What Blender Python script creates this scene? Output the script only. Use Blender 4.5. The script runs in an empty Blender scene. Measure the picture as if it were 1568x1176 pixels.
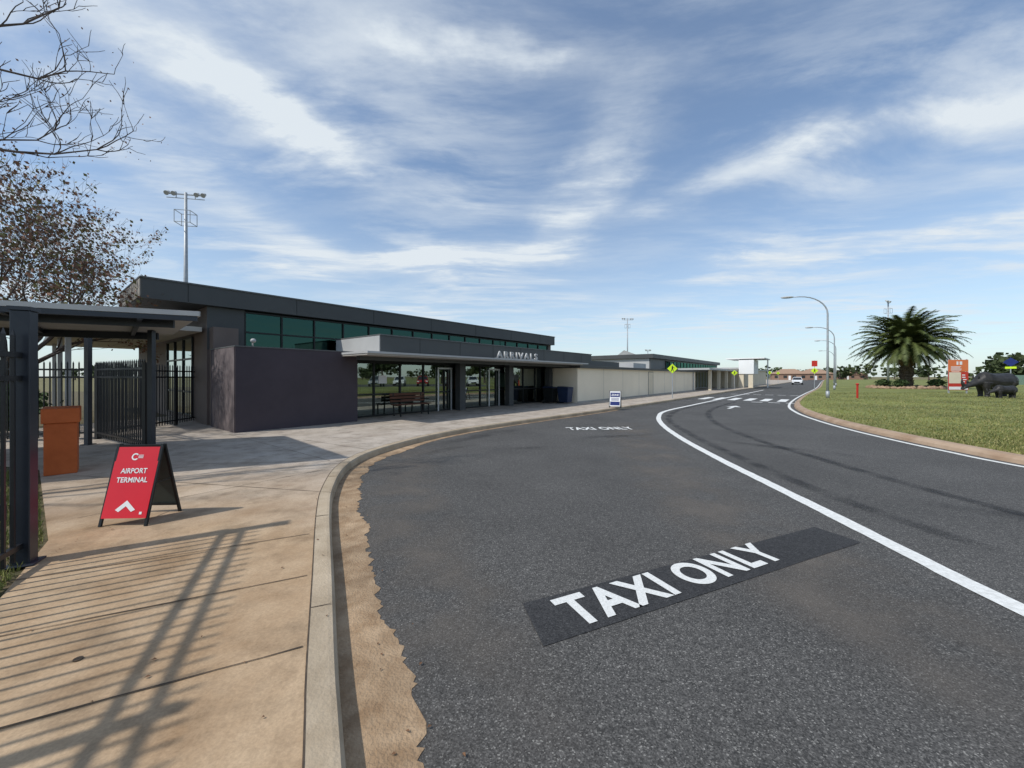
import bpy, math, random
from mathutils import Vector, Matrix
from mathutils.geometry import tessellate_polygon
random.seed(7)
R = random.random
def U(a,b): return a+(b-a)*R()
scene = bpy.context.scene
COL = scene.collection

# ------------------------------------------------------------ materials
def nt(m):
    m.use_nodes=True
    return m.node_tree.nodes, m.node_tree.links, m.node_tree.nodes['Principled BSDF']
def mat(name, c1, c2=None, scale=5, rough=.8, bump=0, bscale=None, metal=0, spec=.3, detail=4, stretch=(1,1,1), big=None, bigamt=.0):
    m=bpy.data.materials.new(name); N,L,b=nt(m)
    b.inputs['Roughness'].default_value=rough; b.inputs['Metallic'].default_value=metal
    b.inputs['Specular IOR Level'].default_value=spec
    if c2 is None: c2=tuple(c*.82 for c in c1)
    tc=N.new('ShaderNodeTexCoord'); mp=N.new('ShaderNodeMapping'); mp.inputs['Scale'].default_value=stretch
    L.new(tc.outputs['Object'],mp.inputs['Vector'])
    n=N.new('ShaderNodeTexNoise'); n.inputs['Scale'].default_value=scale; n.inputs['Detail'].default_value=detail; n.inputs['Roughness'].default_value=.65
    L.new(mp.outputs[0],n.inputs['Vector'])
    r=N.new('ShaderNodeValToRGB'); r.color_ramp.elements[0].position=.33; r.color_ramp.elements[1].position=.67
    r.color_ramp.elements[0].color=(*c2,1); r.color_ramp.elements[1].color=(*c1,1)
    L.new(n.outputs['Fac'],r.inputs['Fac'])
    out=r.outputs[0]
    if big:
        n3=N.new('ShaderNodeTexNoise'); n3.inputs['Scale'].default_value=big; n3.inputs['Detail'].default_value=4
        L.new(tc.outputs['Object'],n3.inputs['Vector'])
        mr=N.new('ShaderNodeMapRange'); mr.inputs[1].default_value=.3; mr.inputs[2].default_value=.7; mr.inputs[3].default_value=1-bigamt; mr.inputs[4].default_value=1+bigamt*.5
        L.new(n3.outputs['Fac'],mr.inputs[0])
        vm=N.new('ShaderNodeVectorMath'); vm.operation='SCALE'; L.new(out,vm.inputs[0]); L.new(mr.outputs[0],vm.inputs['Scale']); out=vm.outputs[0]
    L.new(out,b.inputs['Base Color'])
    if bump:
        n2=N.new('ShaderNodeTexNoise'); n2.inputs['Scale'].default_value=bscale or scale*4; n2.inputs['Detail'].default_value=3
        L.new(tc.outputs['Object'],n2.inputs['Vector'])
        bp=N.new('ShaderNodeBump'); bp.inputs['Strength'].default_value=bump; bp.inputs['Distance'].default_value=.02
        L.new(n2.outputs['Fac'],bp.inputs['Height']); L.new(bp.outputs[0],b.inputs['Normal'])
    return m

def asphalt_mat(name, dark, light, speck, big=.5):
    m=bpy.data.materials.new(name); N,L,b=nt(m)
    b.inputs['Roughness'].default_value=.85; b.inputs['Specular IOR Level'].default_value=.25
    tc=N.new('ShaderNodeTexCoord')
    v=N.new('ShaderNodeTexVoronoi'); v.inputs['Scale'].default_value=150
    L.new(tc.outputs['Object'],v.inputs['Vector'])
    sp=N.new('ShaderNodeSeparateColor'); L.new(v.outputs['Color'],sp.inputs[0])
    r=N.new('ShaderNodeValToRGB'); e=r.color_ramp.elements
    e[0].position=0; e[0].color=(*[c*.75 for c in dark],1); e[1].position=.72; e[1].color=(*light,1)
    x=e.new(.94); x.color=(*[a*.75+s*.25 for a,s in zip(light,speck)],1); x=e.new(1.0); x.color=(*speck,1)
    L.new(sp.outputs[0],r.inputs['Fac'])
    n=N.new('ShaderNodeTexNoise'); n.inputs['Scale'].default_value=.5; n.inputs['Detail'].default_value=7; n.inputs['Roughness'].default_value=.62
    L.new(tc.outputs['Object'],n.inputs['Vector'])
    mr=N.new('ShaderNodeMapRange'); mr.inputs[1].default_value=.3; mr.inputs[2].default_value=.7; mr.inputs[3].default_value=1-big*.5; mr.inputs[4].default_value=1+big*.5
    L.new(n.outputs['Fac'],mr.inputs[0])
    n4=N.new('ShaderNodeTexNoise'); n4.inputs['Scale'].default_value=22; n4.inputs['Detail'].default_value=4
    L.new(tc.outputs['Object'],n4.inputs['Vector'])
    mr4=N.new('ShaderNodeMapRange'); mr4.inputs[1].default_value=.3; mr4.inputs[2].default_value=.7; mr4.inputs[3].default_value=.84; mr4.inputs[4].default_value=1.16
    L.new(n4.outputs['Fac'],mr4.inputs[0])
    mu=N.new('ShaderNodeMath'); mu.operation='MULTIPLY'; L.new(mr.outputs[0],mu.inputs[0]); L.new(mr4.outputs[0],mu.inputs[1])
    vm=N.new('ShaderNodeVectorMath'); vm.operation='SCALE'; L.new(r.outputs[0],vm.inputs[0]); L.new(mu.outputs[0],vm.inputs['Scale'])
    L.new(vm.outputs[0],b.inputs['Base Color'])
    bp=N.new('ShaderNodeBump'); bp.inputs['Strength'].default_value=.3; bp.inputs['Distance'].default_value=.004
    L.new(v.outputs['Distance'],bp.inputs['Height']); L.new(bp.outputs[0],b.inputs['Normal'])
    return m

def path_mat():
    m=bpy.data.materials.new('footpath_concrete'); N,L,b=nt(m)
    b.inputs['Roughness'].default_value=.85; b.inputs['Specular IOR Level'].default_value=.2
    tc=N.new('ShaderNodeTexCoord')
    def noise(s,d=6,ro=.6):
        n=N.new('ShaderNodeTexNoise'); n.inputs['Scale'].default_value=s; n.inputs['Detail'].default_value=d; n.inputs['Roughness'].default_value=ro
        L.new(tc.outputs['Object'],n.inputs['Vector']); return n
    def ramp(src,c0,c1,p0=.35,p1=.65):
        r=N.new('ShaderNodeValToRGB'); r.color_ramp.elements[0].position=p0; r.color_ramp.elements[1].position=p1
        r.color_ramp.elements[0].color=(*c0,1); r.color_ramp.elements[1].color=(*c1,1); L.new(src,r.inputs['Fac']); return r
    n1=noise(1.3,7,.65)
    tan=ramp(n1.outputs['Fac'],(.32,.21,.12),(.48,.35,.225))
    grey=ramp(n1.outputs['Fac'],(.35,.295,.24),(.48,.42,.355))
    sx=N.new('ShaderNodeSeparateXYZ'); L.new(tc.outputs['Object'],sx.inputs[0])
    n2=noise(.8,3)
    ad=N.new('ShaderNodeMath'); ad.operation='MULTIPLY_ADD'; L.new(n2.outputs['Fac'],ad.inputs[0]); ad.inputs[1].default_value=3; L.new(sx.outputs[1],ad.inputs[2])
    mr=N.new('ShaderNodeMapRange'); mr.inputs[1].default_value=5.2; mr.inputs[2].default_value=8.6; L.new(ad.outputs[0],mr.inputs[0])
    mx=N.new('ShaderNodeMix'); mx.data_type='RGBA'; L.new(mr.outputs[0],mx.inputs[0]); L.new(tan.outputs[0],mx.inputs[6]); L.new(grey.outputs[0],mx.inputs[7])
    n3=noise(70,3,.7)
    m3=N.new('ShaderNodeMapRange'); m3.inputs[1].default_value=.3; m3.inputs[2].default_value=.7; m3.inputs[3].default_value=.84; m3.inputs[4].default_value=1.12; L.new(n3.outputs['Fac'],m3.inputs[0])
    n5=noise(3.2,6,.65)
    m5=N.new('ShaderNodeMapRange'); m5.inputs[1].default_value=.28; m5.inputs[2].default_value=.52; m5.inputs[3].default_value=.66; m5.inputs[4].default_value=1.04; L.new(n5.outputs['Fac'],m5.inputs[0])
    mu=N.new('ShaderNodeMath'); mu.operation='MULTIPLY'; L.new(m3.outputs[0],mu.inputs[0]); L.new(m5.outputs[0],mu.inputs[1])
    vm=N.new('ShaderNodeVectorMath'); vm.operation='SCALE'; L.new(mx.outputs[2],vm.inputs[0]); L.new(mu.outputs[0],vm.inputs['Scale'])
    L.new(vm.outputs[0],b.inputs['Base Color'])
    bp=N.new('ShaderNodeBump'); bp.inputs['Strength'].default_value=.25; bp.inputs['Distance'].default_value=.004
    L.new(n3.outputs['Fac'],bp.inputs['Height']); L.new(bp.outputs[0],b.inputs['Normal'])
    return m

def glass_mat(name,tint,refl,amt):
    m=bpy.data.materials.new(name); m.use_nodes=True; N=m.node_tree.nodes; L=m.node_tree.links
    for n in list(N): N.remove(n)
    o=N.new('ShaderNodeOutputMaterial'); t=N.new('ShaderNodeBsdfTransparent'); t.inputs[0].default_value=(*tint,1)
    g=N.new('ShaderNodeBsdfGlossy'); g.inputs['Color'].default_value=(*refl,1); g.inputs['Roughness'].default_value=.015
    fr=N.new('ShaderNodeFresnel'); fr.inputs[0].default_value=1.5
    ad=N.new('ShaderNodeMath'); ad.operation='ADD'; ad.use_clamp=True; ad.inputs[1].default_value=amt; L.new(fr.outputs[0],ad.inputs[0])
    mx=N.new('ShaderNodeMixShader'); L.new(ad.outputs[0],mx.inputs[0]); L.new(t.outputs[0],mx.inputs[1]); L.new(g.outputs[0],mx.inputs[2]); L.new(mx.outputs[0],o.inputs[0])
    tc=N.new('ShaderNodeTexCoord'); n=N.new('ShaderNodeTexNoise'); n.inputs['Scale'].default_value=.8; L.new(tc.outputs['Object'],n.inputs['Vector'])
    bp=N.new('ShaderNodeBump'); bp.inputs['Strength'].default_value=.05; bp.inputs['Distance'].default_value=.03; L.new(n.outputs['Fac'],bp.inputs['Height']); L.new(bp.outputs[0],g.inputs['Normal'])
    return m

M_asph=asphalt_mat('asphalt',(.047,.046,.044),(.094,.090,.085),(.26,.25,.23),.36)
M_asph2=asphalt_mat('asphalt_patch',(.028,.028,.030),(.046,.046,.047),(.08,.08,.08),.3)
M_path=path_mat()
M_kerb=mat('kerb_concrete',(.48,.39,.28),(.34,.265,.18),3,.85,.3,60,big=.8,bigamt=.2)
M_ikerb=mat('island_kerb_concrete',(.42,.31,.22),(.30,.20,.13),1.5,.85,.2,40)
M_gut=mat('gutter_concrete',(.44,.315,.20),(.27,.175,.10),5,.9,.6,70,big=1.5,bigamt=.35)
M_joint=mat('joint_dirt',(.11,.08,.055),(.06,.045,.035),20,.95)
M_white=mat('road_paint_white',(.80,.80,.77),(.60,.60,.57),22,.7,.3,90)
M_grass=mat('lawn_grass',(.24,.245,.075),(.135,.16,.045),2.2,.95,.8,60,big=.25,bigamt=.35)
M_dry=mat('dry_ground',(.20,.17,.07),(.12,.11,.05),.3,.95,.5,5)
M_mulch=mat('verge_soil',(.16,.12,.07),(.07,.07,.03),6,.95,.8,40)
M_blk=mat('black_steel',(.012,.013,.016),(.008,.009,.011),8,.4,0,spec=.5)
M_navy=mat('navy_steel',(.018,.024,.036),(.012,.017,.026),5,.4,0,spec=.5)
M_purple=mat('charcoal_render',(.070,.056,.067),(.058,.047,.056),1.2,.75,.15,90)
M_fascia=mat('dark_grey_cladding',(.068,.071,.071),(.057,.060,.061),.8,.5,0,spec=.4)
M_fascia2=mat('mid_grey_cladding',(.12,.125,.125),(.10,.105,.107),.8,.5,0,spec=.4)
M_ltgrey=mat('light_grey_metal',(.46,.46,.45),(.40,.40,.395),1,.5,0,spec=.4)
M_roof=mat('roof_sheet',(.45,.46,.46),(.38,.39,.40),1,.45,0)
M_beige=mat('beige_render',(.88,.77,.60),(.83,.725,.56),.7,.85,.1,60,big=.3,bigamt=.06)
M_cream=mat('cream_render',(.74,.65,.50),(.66,.58,.44),1,.85)
M_brown=mat('taupe_cladding',(.17,.135,.118),(.14,.108,.095),.9,.7)
M_whitew=mat('white_render',(.86,.86,.84),(.82,.82,.80),1,.6)
M_soffit=mat('soffit',(.40,.37,.33),(.34,.32,.29),1,.8)
M_soffl=mat('shelter_lining',(.50,.47,.42),(.42,.39,.35),1,.7)
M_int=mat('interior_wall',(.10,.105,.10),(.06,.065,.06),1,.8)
M_alu=mat('aluminium_frame',(.55,.56,.57),(.48,.49,.50),2,.35,0,metal=.5)
M_frame=mat('dark_frame',(.015,.017,.018),None,2,.4)
M_glass=glass_mat('shopfront_glass',(.28,.36,.32),(.70,.80,.74),.30)
M_green=glass_mat('green_glass',(.03,.11,.09),(.13,.31,.265),.15)
M_red=mat('sign_red',(.66,.014,.03),(.62,.012,.027),3,.45,0,spec=.4)
M_signw=mat('sign_white',(.82,.82,.82),(.78,.78,.78),3,.5)
M_signdk=mat('sign_back_board',(.07,.09,.08),(.05,.065,.06),3,.6)
M_orange=mat('bin_orange',(.52,.12,.03),(.42,.09,.02),4,.5,.1,20)
M_bino=mat('billboard_orange',(.72,.20,.07),(.68,.17,.06),1,.5)
M_poster=mat('billboard_red',(.55,.05,.03),(.5,.04,.03),1,.5)
M_yel=mat('sign_yellow_green',(.62,.85,.03),(.55,.78,.03),3,.45)
M_bark=mat('bark',(.15,.12,.105),(.08,.063,.055),8,.9,.6,40)
M_leafb=mat('dry_leaf',(.32,.18,.12),(.17,.09,.06),1.6,.8)
M_leaf=mat('olive_leaf',(.19,.17,.07),(.12,.11,.04),.6,.8)
M_fallen=mat('fallen_leaf',(.24,.13,.07),(.13,.07,.04),2,.9)
M_shrub=mat('shrub_leaf',(.06,.10,.03),(.03,.055,.016),.6,.8)
M_tree=mat('eucalypt_foliage',(.07,.09,.035),(.028,.042,.018),.12,.9)
M_palm=mat('palm_frond',(.105,.125,.033),(.042,.062,.016),1.0,.6,spec=.3)
M_palmd=mat('palm_dead_frond',(.24,.17,.08),(.13,.09,.04),2,.9)
M_ptrunk=mat('palm_trunk',(.16,.12,.08),(.06,.045,.03),6,.95,.9,20)
M_bronze=mat('bronze',(.045,.042,.04),(.02,.019,.018),3,.5,.3,15,metal=.2,spec=.4)
M_galv=mat('galvanised_steel',(.42,.44,.46),(.34,.36,.38),3,.5,0,metal=.3)
M_blue=mat('sign_blue',(.015,.03,.16),(.012,.024,.13),3,.5)
M_binb=mat('bin_dark_blue',(.02,.035,.08),(.015,.025,.06),3,.5)
M_tim=mat('bench_timber',(.16,.065,.04),(.11,.045,.025),3,.6,stretch=(1,10,10))
M_rubber=mat('rubber',(.02,.02,.02),None,5,.8)
M_carw=mat('car_paint_white',(.75,.76,.77),(.72,.73,.74),1,.25,spec=.5)
M_cars=mat('car_paint_silver',(.35,.36,.38),(.32,.33,.35),1,.25,metal=.5)
M_carr=mat('car_paint_red',(.35,.02,.02),(.32,.02,.02),1,.25)
M_carg=mat('car_glass',(.02,.025,.03),None,1,.08,spec=.8)
M_brick=mat('brick',(.30,.19,.14),(.24,.15,.11),6,.9)
M_tile=mat('terracotta_tile',(.36,.24,.17),(.29,.19,.13),4,.9)
M_rock=mat('garden_rock',(.42,.29,.20),(.24,.16,.10),3,.95,.8,8)
M_gfence=mat('green_colorbond',(.24,.34,.27),(.20,.30,.23),1,.6)
M_yellow=mat('hangar_cream_yellow',(.55,.48,.24),(.5,.43,.2),1,.7)
M_redp=mat('red_paint',(.5,.03,.02),None,3,.5)

# ------------------------------------------------------------ geometry helpers
def link(o,parent=None):
    COL.objects.link(o)
    if parent: o.parent=parent
    return o
def mesh(name,verts,faces,m,parent=None,smooth=False):
    me=bpy.data.meshes.new(name); me.from_pydata([tuple(v) for v in verts],[],faces); me.update()
    ms=m if isinstance(m,(list,tuple)) else [m]
    for k in ms: me.materials.append(k)
    if smooth:
        for p in me.polygons: p.use_smooth=True
    return link(bpy.data.objects.new(name,me),parent)
def empty(name,loc=(0,0,0),rz=0):
    e=bpy.data.objects.new(name,None); e.location=loc; e.rotation_euler=(0,0,rz); e.empty_display_size=.2
    return link(e)
BF=[(0,3,2,1),(4,5,6,7),(0,1,5,4),(1,2,6,5),(2,3,7,6),(3,0,4,7)]
class MB:   # mesh builder
    def __init__(s): s.v=[]; s.f=[]; s.mi=[]
    def add(s,vs,fs,mi=0):
        b=len(s.v); s.v+= [tuple(v) for v in vs]; s.f+=[tuple(i+b for i in f) for f in fs]; s.mi+=[mi]*len(fs)
    def box(s,x0,x1,y0,y1,z0,z1,mi=0):
        s.add([(x0,y0,z0),(x1,y0,z0),(x1,y1,z0),(x0,y1,z0),(x0,y0,z1),(x1,y0,z1),(x1,y1,z1),(x0,y1,z1)],BF,mi)
    def beam(s,p,q,w,h,mi=0,up=Vector((0,0,1))):
        p=Vector(p);q=Vector(q); d=(q-p).normalized()
        sd=d.cross(up)
        if sd.length<1e-3: sd=d.cross(Vector((1,0,0)))
        sd.normalize(); u=sd.cross(d).normalized(); a=sd*w/2; c=u*h/2
        s.add([p-a-c,p+a-c,p+a+c,p-a+c,q-a-c,q+a-c,q+a+c,q-a+c],[(0,1,2,3),(7,6,5,4),(0,4,5,1),(1,5,6,2),(2,6,7,3),(3,7,4,0)],mi)
    def tube(s,pts,rad,n=8,mi=0,cap=True):
        pts=[Vector(p) for p in pts]; b=len(s.v); u=None
        for i,p in enumerate(pts):
            d=(pts[min(i+1,len(pts)-1)]-pts[max(i-1,0)]).normalized()
            if u is None:
                u=d.orthogonal().normalized()
            else:
                u=(u-d*u.dot(d))
                u=u.normalized() if u.length>1e-5 else d.orthogonal().normalized()
            w=d.cross(u); r=rad[i] if isinstance(rad,(list,tuple)) else rad
            for k in range(n):
                a=2*math.pi*k/n; s.v.append(tuple(p+(u*math.cos(a)+w*math.sin(a))*r))
        for i in range(len(pts)-1):
            for k in range(n):
                s.f.append((b+i*n+k,b+i*n+(k+1)%n,b+(i+1)*n+(k+1)%n,b+(i+1)*n+k)); s.mi.append(mi)
        if cap:
            s.f.append(tuple(b+k for k in range(n))[::-1]); s.mi.append(mi)
            e=b+(len(pts)-1)*n; s.f.append(tuple(e+k for k in range(n))); s.mi.append(mi)
    def ell(s,c,r,mi=0,nu=14,nv=9,rot=None,noise=0):
        b=len(s.v)
        for j in range(nv+1):
            th=math.pi*j/nv
            for i in range(nu):
                ph=2*math.pi*i/nu; k=1+noise*(R()-.5)
                p=Vector((r[0]*math.sin(th)*math.cos(ph),r[1]*math.sin(th)*math.sin(ph),r[2]*math.cos(th)))*k
                if rot: p=rot@p
                s.v.append(tuple(Vector(c)+p))
        for j in range(nv):
            for i in range(nu):
                s.f.append((b+j*nu+i,b+(j+1)*nu+i,b+(j+1)*nu+(i+1)%nu,b+j*nu+(i+1)%nu)); s.mi.append(mi)
    def obj(s,name,m,parent=None,smooth=False,bevel=0):
        o=mesh(name,s.v,s.f,m,parent,smooth)
        o.data.polygons.foreach_set('material_index',s.mi)
        if bevel:
            md=o.modifiers.new('Bevel','BEVEL'); md.width=bevel; md.segments=2; md.limit_method='ANGLE'
        return o
def box(name,x0,x1,y0,y1,z0,z1,m,parent=None,bevel=0):
    b=MB(); b.box(x0,x1,y0,y1,z0,z1); return b.obj(name,m,parent,bevel=bevel)
def catmull(P,step=.25):
    out=[]
    Q=[Vector((2*P[0][0]-P[1][0],2*P[0][1]-P[1][1]))]+[Vector(p) for p in P]+[Vector((2*P[-1][0]-P[-2][0],2*P[-1][1]-P[-2][1]))]
    for i in range(1,len(Q)-2):
        n=max(2,int(min((Q[i+1]-Q[i]).length/step,40)))
        for k in range(n):
            t=k/n; a,b,c,d=Q[i-1],Q[i],Q[i+1],Q[i+2]
            out.append(.5*((2*b)+(c-a)*t+(2*a-5*b+4*c-d)*t*t+(3*b-a-3*c+d)*t**3))
    out.append(Q[-2]); return out
def offset(P,d):
    o=[]
    for i,p in enumerate(P):
        t=(P[min(i+1,len(P)-1)]-P[max(i-1,0)]).normalized(); n=Vector((-t.y,t.x))
        o.append(p+n*(d[i] if isinstance(d,list) else d))
    return o
def flat(name,P,z,m,side=None,parent=None):
    P3=[Vector((p[0],p[1],z)) for p in P]; tr=tessellate_polygon([P3]); f=[]
    for t in tr:
        a,b,c=[P3[i] for i in t]
        f.append(tuple(t) if (b-a).cross(c-a).z>0 else (t[0],t[2],t[1]))
    v=list(P3)
    if side is not None:
        n=len(P3); v+= [Vector((p.x,p.y,side)) for p in P3]
        f+=[(i,(i+1)%n,(i+1)%n+n,i+n) for i in range(n)]
    return mesh(name,v,f,m,parent)
def band(name,A,B,zA,zB,m):
    n=len(A); v=[(p[0],p[1],zA) for p in A]+[(p[0],p[1],zB) for p in B]
    return mesh(name,v,[(i+1,i,i+n,i+n+1) for i in range(n-1)],m)
def text(name,body,w,h,m,parent=None,loc=(0,0,0),rot=(0,0,0),off=.0,ext=0,center=False,sp=1):
    c=bpy.data.curves.new(name,'FONT'); c.body=body; c.size=1; c.offset=off; c.extrude=ext; c.space_character=sp
    c.materials.append(m); o=bpy.data.objects.new(name,c); link(o,parent)
    if center: c.align_x='CENTER'
    bpy.context.view_layer.update(); d=o.dimensions
    sx=w/d.x; sy=h/d.y; o.scale=(sx,sy,1)
    o.location=loc; o.rotation_euler=rot; return o

e1=Vector((-.442,.897)); e2=Vector((.897,.442))

# ------------------------------------------------------------ ground and road
g=4000
mesh('ground',[(-g,-g,-.03),(g,-g,-.03),(g,g,-.03),(-g,g,-.03)],[(0,1,2,3)],M_dry)
Kp=[(6.8,-13.6),(4.6,-9.15),(1.9,-3.66),(.12,0),(-.678,1.603),(-.893,2.03),(-1.342,2.97),(-1.98,4.305),(-2.378,5.246),(-2.74,6.45),(-2.82,7.5),(-2.605,8.5),(-2.15,9.75),(-1.5,10.95),(-.49,12.3),(1.05,14.15),(3.2,16.6),(5.75,19.7),(11.4,26.7),(20.,37.5),(36,57.5),(60,87.5),(100,137.5),(160,212)]
K=catmull(Kp,.12)
Ip=[(9.6,-14),(9.4,-2),(9.25,4),(9.3,7.1),(9.5,8.3),(9.75,9.5),(10.35,11.6),(11.3,14.1),(12.9,17.4),(15.4,21.4),(20.1,27.5),(28.1,37.2),(45,57.5),(75,95),(110,138.7),(170,213)]
I=catmull(Ip,.3)
flat('asphalt_road',[p for p in offset(K,.05)]+[p for p in reversed(offset(I,-.1))],0,M_asph)
kt=MB()
n=len(K)
A0=[(p.x,p.y,-.01) for p in K]; A1=[(p.x,p.y,.09) for p in offset(K,.008)]; B1=[(p.x,p.y,.118) for p in offset(K,.025)]; B2=[(p.x,p.y,.122) for p in offset(K,.05)]; C1=[(p.x,p.y,.124) for p in offset(K,.15)]; C0=[(p.x,p.y,0) for p in offset(K,.15)]
rows=[A0,A1,B1,B2,C1,C0]
for r in rows: kt.v+=r
for j in range(len(rows)-1):
    for i in range(n-1): kt.f.append((j*n+i+1,j*n+i,(j+1)*n+i,(j+1)*n+i+1)); kt.mi.append(0)
kt.obj('kerb',M_kerb,smooth=False)
left=[(-13,14.5),(-14,9.5),(-11.5,7.4),(-7.6,6.3),(-4.2,3.55),(-3.43,2.63)]
left+= [(-3.43+.442*k,2.63-.897*k) for k in (4,8,12,17)]
Cp=offset(K,.152)
flat('footpath',Cp+[Vector((130,220)),Vector((14,40)),Vector((-10,20))]+[Vector(p) for p in left],.12,M_path,side=-.02)
flat('verge_soil',[Vector(p) for p in left]+[Vector((-3,-40)),Vector((-90,-40)),Vector((-90,40)),Vector((-15,40))],.105,M_mulch,side=-.02)
J=MB()
def jline(p,q,w=.010,z=.124):
    p=Vector(p);q=Vector(q); L_=(q-p).length; k=max(2,int(L_/.18)); dd=(q-p)/L_; n_=Vector((-dd.y,dd.x)); P=[]
    for i in range(k+1):
        c=p+dd*(L_*i/k)+n_*U(-.003,.003); P.append((c,w*U(.5,1.2)/2))
    for i in range(k):
        (a,wa),(b,wb)=P[i],P[i+1]
        J.add([(*(a+n_*wa),z),(*(a-n_*wa),z),(*(b-n_*wb),z),(*(b+n_*wb),z)],[(0,1,2,3)])
for k in range(-9,3):
    u=2.43+.86*k
    a=e1*u+e2*(-2.02); b=e1*u+e2*(-.08); jline(a,b,.010,.125)
v=[(p.x,p.y,.126) for p in offset(K,.150)]+[(p.x,p.y,.126) for p in offset(K,.158)]
J.add(v[:],[(i+1,i,i+n,i+n+1) for i in range(n-1)])
acc=0
for i in range(1,n-1):
    acc+=(K[i]-K[i-1]).length
    if acc>1.72 and K[i].y<30:
        acc=0; t=(K[i+1]-K[i-1]).normalized(); nn_=Vector((-t.y,t.x)); a=K[i]+nn_*.03;b=K[i]+nn_*.15; jline(a,b,.009,.1265)
jline((-6.7,5.9),(-2.25,5.0)); jline((-4.55,4.1),(-2.9,6.4)); jline((-5.9,6.6),(-2.97,6.9)); jline((-4.9,9.2),(-2.97,8.0)); jline((-7.3,10.1),(-3.2,6.9))
jline((-3.6,13.2),(-1.7,11.0)); jline((-1.2,16.2),(.6,13.9)); jline((1.4,19.5),(3.2,17.0)); jline((-4.6,12.0),(8,27.7),.012)
d=Vector((.6255,.7802)); nn=Vector((-.7802,.6255))
for k in range(12):
    s=24+k*3; jline(d*s+nn*7.9,d*s+nn*10.95,.02)
J.obj('footpath_joints',M_joint)
seg=[i for i,p in enumerate(K) if i<n and p.y<19]
fine=[];
for i in seg[:-1]:
    for k in range(4): fine.append(K[i].lerp(K[i+1],k/4))
ws=[];w=.33
for i,p in enumerate(fine):
    w+=U(-.02,.02); w=min(max(w,.27),.37)
    f=1 if p.y<7.6 else max(.35,1-(p.y-7.6)*.13)
    ws.append(-(w+U(-.018,.018))*f)
band('gutter',offset(fine,ws),offset(fine,0.004),.004,.006,M_gut)
Iin=offset(I,-.28)
rest=[Vector([400,213]),Vector((400,-60)),Vector((9.9,-60))]
flat('lawn',Iin+rest,.13,M_grass,side=-.02)
n=len(I); ik=MB()
rows=[[(p.x,p.y,-.01) for p in I],[(p.x,p.y,.07) for p in offset(I,-.03)],[(p.x,p.y,.13) for p in offset(I,-.1)],[(p.x,p.y,.135) for p in offset(I,-.284)],[(p.x,p.y,0) for p in offset(I,-.284)]]
for r in rows: ik.v+=r
for j in range(4):
    for i in range(n-1): ik.f.append((j*n+i,j*n+i+1,(j+1)*n+i+1,(j+1)*n+i)); ik.mi.append(0)
ik.obj('island_kerb',M_ikerb)
Lp=[(3.3,-6),(3.4,0),(3.5,2.68),(3.58,3.49),(3.70,4.51),(3.84,5.82),(4.03,7.62),(4.42,10.3),(5.04,13.15),(5.9,15.74),(7.2,18.3),(10.4,22.4),(17.6,31.4),(30.5,47.5)]
Lc=catmull(Lp,.12)
wl=[.085+U(-.005,.005) for _ in Lc]
band('lane_line',offset(Lc,[-x for x in wl]),offset(Lc,wl),.006,.006,M_white)
IL=offset(I,.22); band('edge_line',offset(IL,-.06),offset(IL,.06),.006,.006,M_white)
def fade_mat(name,col,lo,hi):
    m=bpy.data.materials.new(name); N,L,b=nt(m); b.inputs['Base Color'].default_value=(*col,1); b.inputs['Roughness'].default_value=.8
    tc=N.new('ShaderNodeTexCoord'); nz=N.new('ShaderNodeTexNoise'); nz.inputs['Scale'].default_value=1.6; nz.inputs['Detail'].default_value=6; L.new(tc.outputs['Object'],nz.inputs['Vector'])
    at=N.new('ShaderNodeAttribute'); at.attribute_name='edge'
    mr=N.new('ShaderNodeMapRange'); mr.inputs[1].default_value=lo; mr.inputs[2].default_value=hi; L.new(nz.outputs['Fac'],mr.inputs[0])
    mu=N.new('ShaderNodeMath'); mu.operation='MULTIPLY'; L.new(mr.outputs[0],mu.inputs[0]); L.new(at.outputs['Fac'],mu.inputs[1])
    L.new(mu.outputs[0],b.inputs['Alpha']); return m
M_tyre=fade_mat('tyre_rubber',(.022,.022,.023),.33,.95)
M_lt=fade_mat('dusty_asphalt',(.18,.155,.13),.36,.95)
def mark(name,P,w,z=.004,m=None):
    P=catmull(P,.3); n=len(P); v=[];al=[]
    for k,o in enumerate((-w/2,-w/5,w/5,w/2)):
        for i,p in enumerate(offset(P,o)):
            v.append((p.x,p.y,z)); e=min(1,i/5,(n-1-i)/5); al.append((1 if k in(1,2) else 0)*e)
    o=mesh(name,v,[(k*n+i,k*n+i+1,(k+1)*n+i+1,(k+1)*n+i) for k in range(3) for i in range(n-1)],m or M_tyre)
    a=o.data.attributes.new('edge','FLOAT','POINT'); a.data.foreach_set('value',al); return o
mark('tyre_marks',[(4.5,3.0),(4.3,5),(4.5,7.6),(5.0,11),(6,15),(8.5,19.5),(14,26)],.30)
mark('tyre_marks',[(6.2,3.0),(5.9,5),(6.0,7.6),(6.4,11),(7.6,15),(10,19.5),(15,26)],.30)
mark('tyre_marks',[(7.3,7.2),(6.6,8.2),(5.6,9.3),(5.1,10.5)],.5,.0044)
mark('tyre_marks',[(-1.9,9.1),(-1.0,10.4),(.4,12.2)],.6)
mark('tyre_marks',[(-1.9,7.4),(-1.6,8.4),(-.8,9.4)],.35)
mark('tyre_marks',[(1.5,10.2),(3.0,10.6),(4.4,11)],.5)
mark('tyre_marks',[(-.4,8.6),(.3,8.8),(1.4,9.0)],.35)
mark('tyre_marks',[(5.1,5.2),(5.6,4.6),(7,3.6),(9,2.8)],.5,.0048)
mark('road_dust',[(.1,1.3),(-.45,2.5),(-1.1,4.2),(-1.7,6.0),(-1.9,7.5),(-1.5,9.3)],1.3,.0025,M_lt)
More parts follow.
